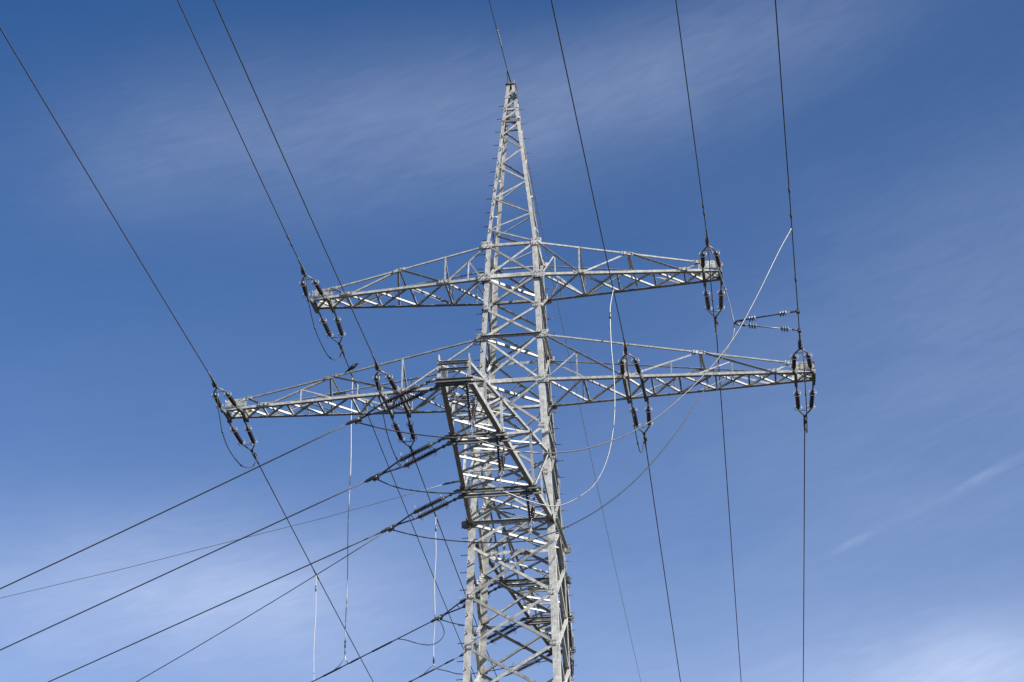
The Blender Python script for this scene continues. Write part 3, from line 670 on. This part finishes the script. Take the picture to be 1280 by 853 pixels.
cable('jumper_cable', J2, .0155, ALU, 'lower grey cable curving from the spacer rods down left to the tower leg', 'jumper cable')
# branch-side jumpers on the left
BJ = {'outermost': [(-2.59,-10.99,22.02),(-1.84,-10.95,21.79),(-1.03,-10.90,21.61),(-.17,-10.84,21.48),(.37,-10.81,21.46)], 'middle': [(-2.82,-7.37,21.98),(-2.21,-7.34,21.69),(-1.38,-7.29,21.52),(-.52,-7.25,21.46),(.52,-7.19,21.49)], 'innermost': [(-3.17,-3.56,21.99),(-2.43,-3.55,21.76),(-1.82,-3.55,21.62),(-.81,-3.54,21.47),(.11,-3.53,21.41),(.83,-3.52,21.42)]}
for k_, pts in BJ.items(): cable('jumper_cable', pts, .0165, COND, 'dark slack jumper from the %s left clamp passing under the near arm' % k_, 'jumper cable', 'jumpers under the near arm')
# taps hanging from the far main wires to the far branch wires
def on_branch(i, q):
    A, c, rest, *_ = BR[i]; A, c = V(A), V(c); d = (c-A).normalized(); st = A+d*2.42; e = V(rest[-1]); f_ = e-st; hl = math.hypot(f_.x, f_.y); hd = V((f_.x, f_.y, 0))/hl; k2 = .001; k1 = f_.z/hl-k2*hl; h = (V(q)-st).dot(hd)
    return st+hd*h+V((0, 0, k1*h+k2*h*h))
for ph, s_, i, bot_, lab in (('UL', 5.03, 3, (-6.21, 4.69), 'long pale drop wire hanging straight down past the small black bird'), ('LI', 8.71, 4, (-3.99, 7.93), 'pale drop wire hanging nearest the left leg of the pylon'), ('LT', 12.59, 5, (-9.07, 12.25), 'pale drop wire farthest left, cut by the bottom edge')):
    a = wpt(ph, False, s_); e = on_branch(i, (bot_[0], bot_[1], 0)); 
    m = MB(); n_ = 14; L_ = a.z-e.z
    pts = [a.lerp(e, t/n_)+V((.018*math.sin(t*1.1+i), 0, 0))*(1 if 0 < t < n_-1 else 0) for t in range(n_)]
    m.tube(smooth_line(spline(pts, 4)), .0165, 6); o = m.build('drop_wire', DROP); tag(o, lab, 'drop wire', 'drop wires to the branch line')
    for t in (.06, .92):
        p = a.lerp(e, t); q = a.lerp(e, t+.22/max(L_, 1)); c = MB(); c.tube([p, q], .028, 8); c.build('wire_clamp', FIT, o)
    for k in (-1, 1):
        ee = on_branch(i, (bot_[0]+k*.42, bot_[1], 0)); c = MB(); b0 = a.lerp(e, (n_-1)/n_); c.tube(spline([b0, b0.lerp(e, .55), e+V((k*.13, 0, .06)), ee], 6), .013, 6); c.build('forked_end', JUMP, o)
    c = MB(); p = a; sd__ = (wpt(ph, False, s_+.3)-wpt(ph, False, s_-.3)).normalized(); c.tube([p-sd__*.5, p-sd__*.4, p+sd__*.4, p+sd__*.5], [.022, .03, .03, .022], 8); c.build('wire_sleeve', FIT, o)
L1 = [(-4.47,4.34,21.42),(-4.16,4.30,21.26),(-3.80,4.25,21.12),(-3.40,4.19,21.03),(-3.09,4.15,21.12),(-2.93,4.13,21.34),(-2.97,4.13,21.58),(-3.12,4.15,21.82)]
L1[0] = tuple(on_branch(3, L1[0])); L1[-1] = tuple(on_branch(3, L1[-1]))
cable('jumper_cable', L1, .015, JUMP, 'short looping cable curling below the upper far branch wire near the clamp', 'jumper cable')
L2 = [tuple(on_branch(4, (-3.9, 8.05, 0))), (-3.47,8.0,21.32),(-3.13,7.95,21.20),(-2.7,7.9,21.17),(-2.1,7.83,21.2),(-1.2,7.75,21.3),(.56,7.70,21.5)]
cable('jumper_cable', L2, .015, COND, 'dark slack cable drooping from the lower far branch wire to the left leg', 'jumper cable')
L3 = [(-3.1,4.17,21.86),(-2.4,4.05,21.6),(-1.4,3.97,21.45),(-.3,3.92,21.42),(.95,3.9,21.5)]
cable('jumper_cable', L3, .015, COND, 'dark slack cable under the far arm between the tower legs', 'jumper cable')

# ---------------------------------------------------------------- spacer rods holding the slack cable off the right wire
Sp = V((6.9, -3.42, 27.85))
for s_, up, m_rod, lab in ((3.56, 1, RODD, 'upper dark rod insulator reaching right to the outermost wire'), (2.47, -1, SIL, 'lower pale blue rod insulator reaching right to the outermost wire')):
    e = wpt('RT', True, s_); d = (e-Sp).normalized(); st = Sp+V((.10, .06*-up, .03*up))
    root = empty('spacer_insulator', st); Ln = (e-st).length; d = (e-st).normalized(); at = lambda t: st+d*t
    m = MB(); m.tube([at(.30), at(Ln-.22)], .020, 8); m.build('rod', m_rod, root)
    for c in (.46, Ln-.42):
        m = MB()
        pts, rs = [], []
        for k in range(3):
            z0 = c-.12+.08*k; pts += [at(z0), at(z0+.012), at(z0+.035), at(z0+.05)]; rs += [.024, .085, .08, .024]
        m.tube(pts, rs, 12); m.build('shed_stack', SIL, root)
    m = MB(); m.tube([Sp, at(.02), at(.30)], [.03, .03, .026], 8); m.box(at(.14), (d, d.orthogonal().normalized(), d.cross(d.orthogonal().normalized())), (.07, .04, .03)); m.build('end_fitting', FIT, root)
    m = MB(); m.tube([at(Ln-.22), at(Ln-.02)], .027, 8); m.box(e, (X, Y, Z), (.05, .07, .05)); m.build('end_fitting', FIT, root)
    tag(root, lab, 'insulator', 'rods bracing the slack cable')

# ---------------------------------------------------------------- the bird on the top chord
base = V((-5.06, -.66, 28.49))
d = V((.80, -.10, .52)).normalized()
def bp_(t, dz=0): return base+V((.0, 0, .115))+d*t+V((0, 0, dz))
m = MB(); m.tube([bp_(-.30, .0), bp_(-.27), bp_(-.19), bp_(-.12, .005), bp_(-.05, .005), bp_(.03), bp_(.09, .0), bp_(.125, .004), bp_(.15, .006), bp_(.18, .0), bp_(.205, -.012), bp_(.222, -.022)],
  [.010, .018, .020, .038, .060, .064, .052, .036, .038, .036, .022, .011], 12)
bird = m.build('bird', FEATH); tag(bird, 'small black bird perched on the thin top chord of the lower left crossarm', 'bird')
m = MB(); m.tube([bp_(.212, -.018), bp_(.235, -.032), bp_(.262, -.052)], [.013, .009, .002], 8); m.build('beak', BEAK, bird)
for k in (-1, 1):
    m = MB(); m.tube([bp_(-.24, .012)+Y*k*.02, bp_(-.15, .012)+Y*k*.045, bp_(-.03, .01)+Y*k*.058, bp_(.07, .0)+Y*k*.045], [.006, .014, .022, .010], 10); m.build('wing', FEATH, bird)
    m = MB(); m.tube([bp_(-.03, -.03)+Y*k*.025, bp_(-.02, -.10)+Y*k*.025, bp_(.02, -.128)+Y*k*.025], .006, 6); m.build('leg', BEAK, bird)
    m = MB(); m.ring(bp_(.185, .012)+Y*k*.034, V((0, k, 0)), .004, .002, 8, 4); m.build('eye', RING, bird)
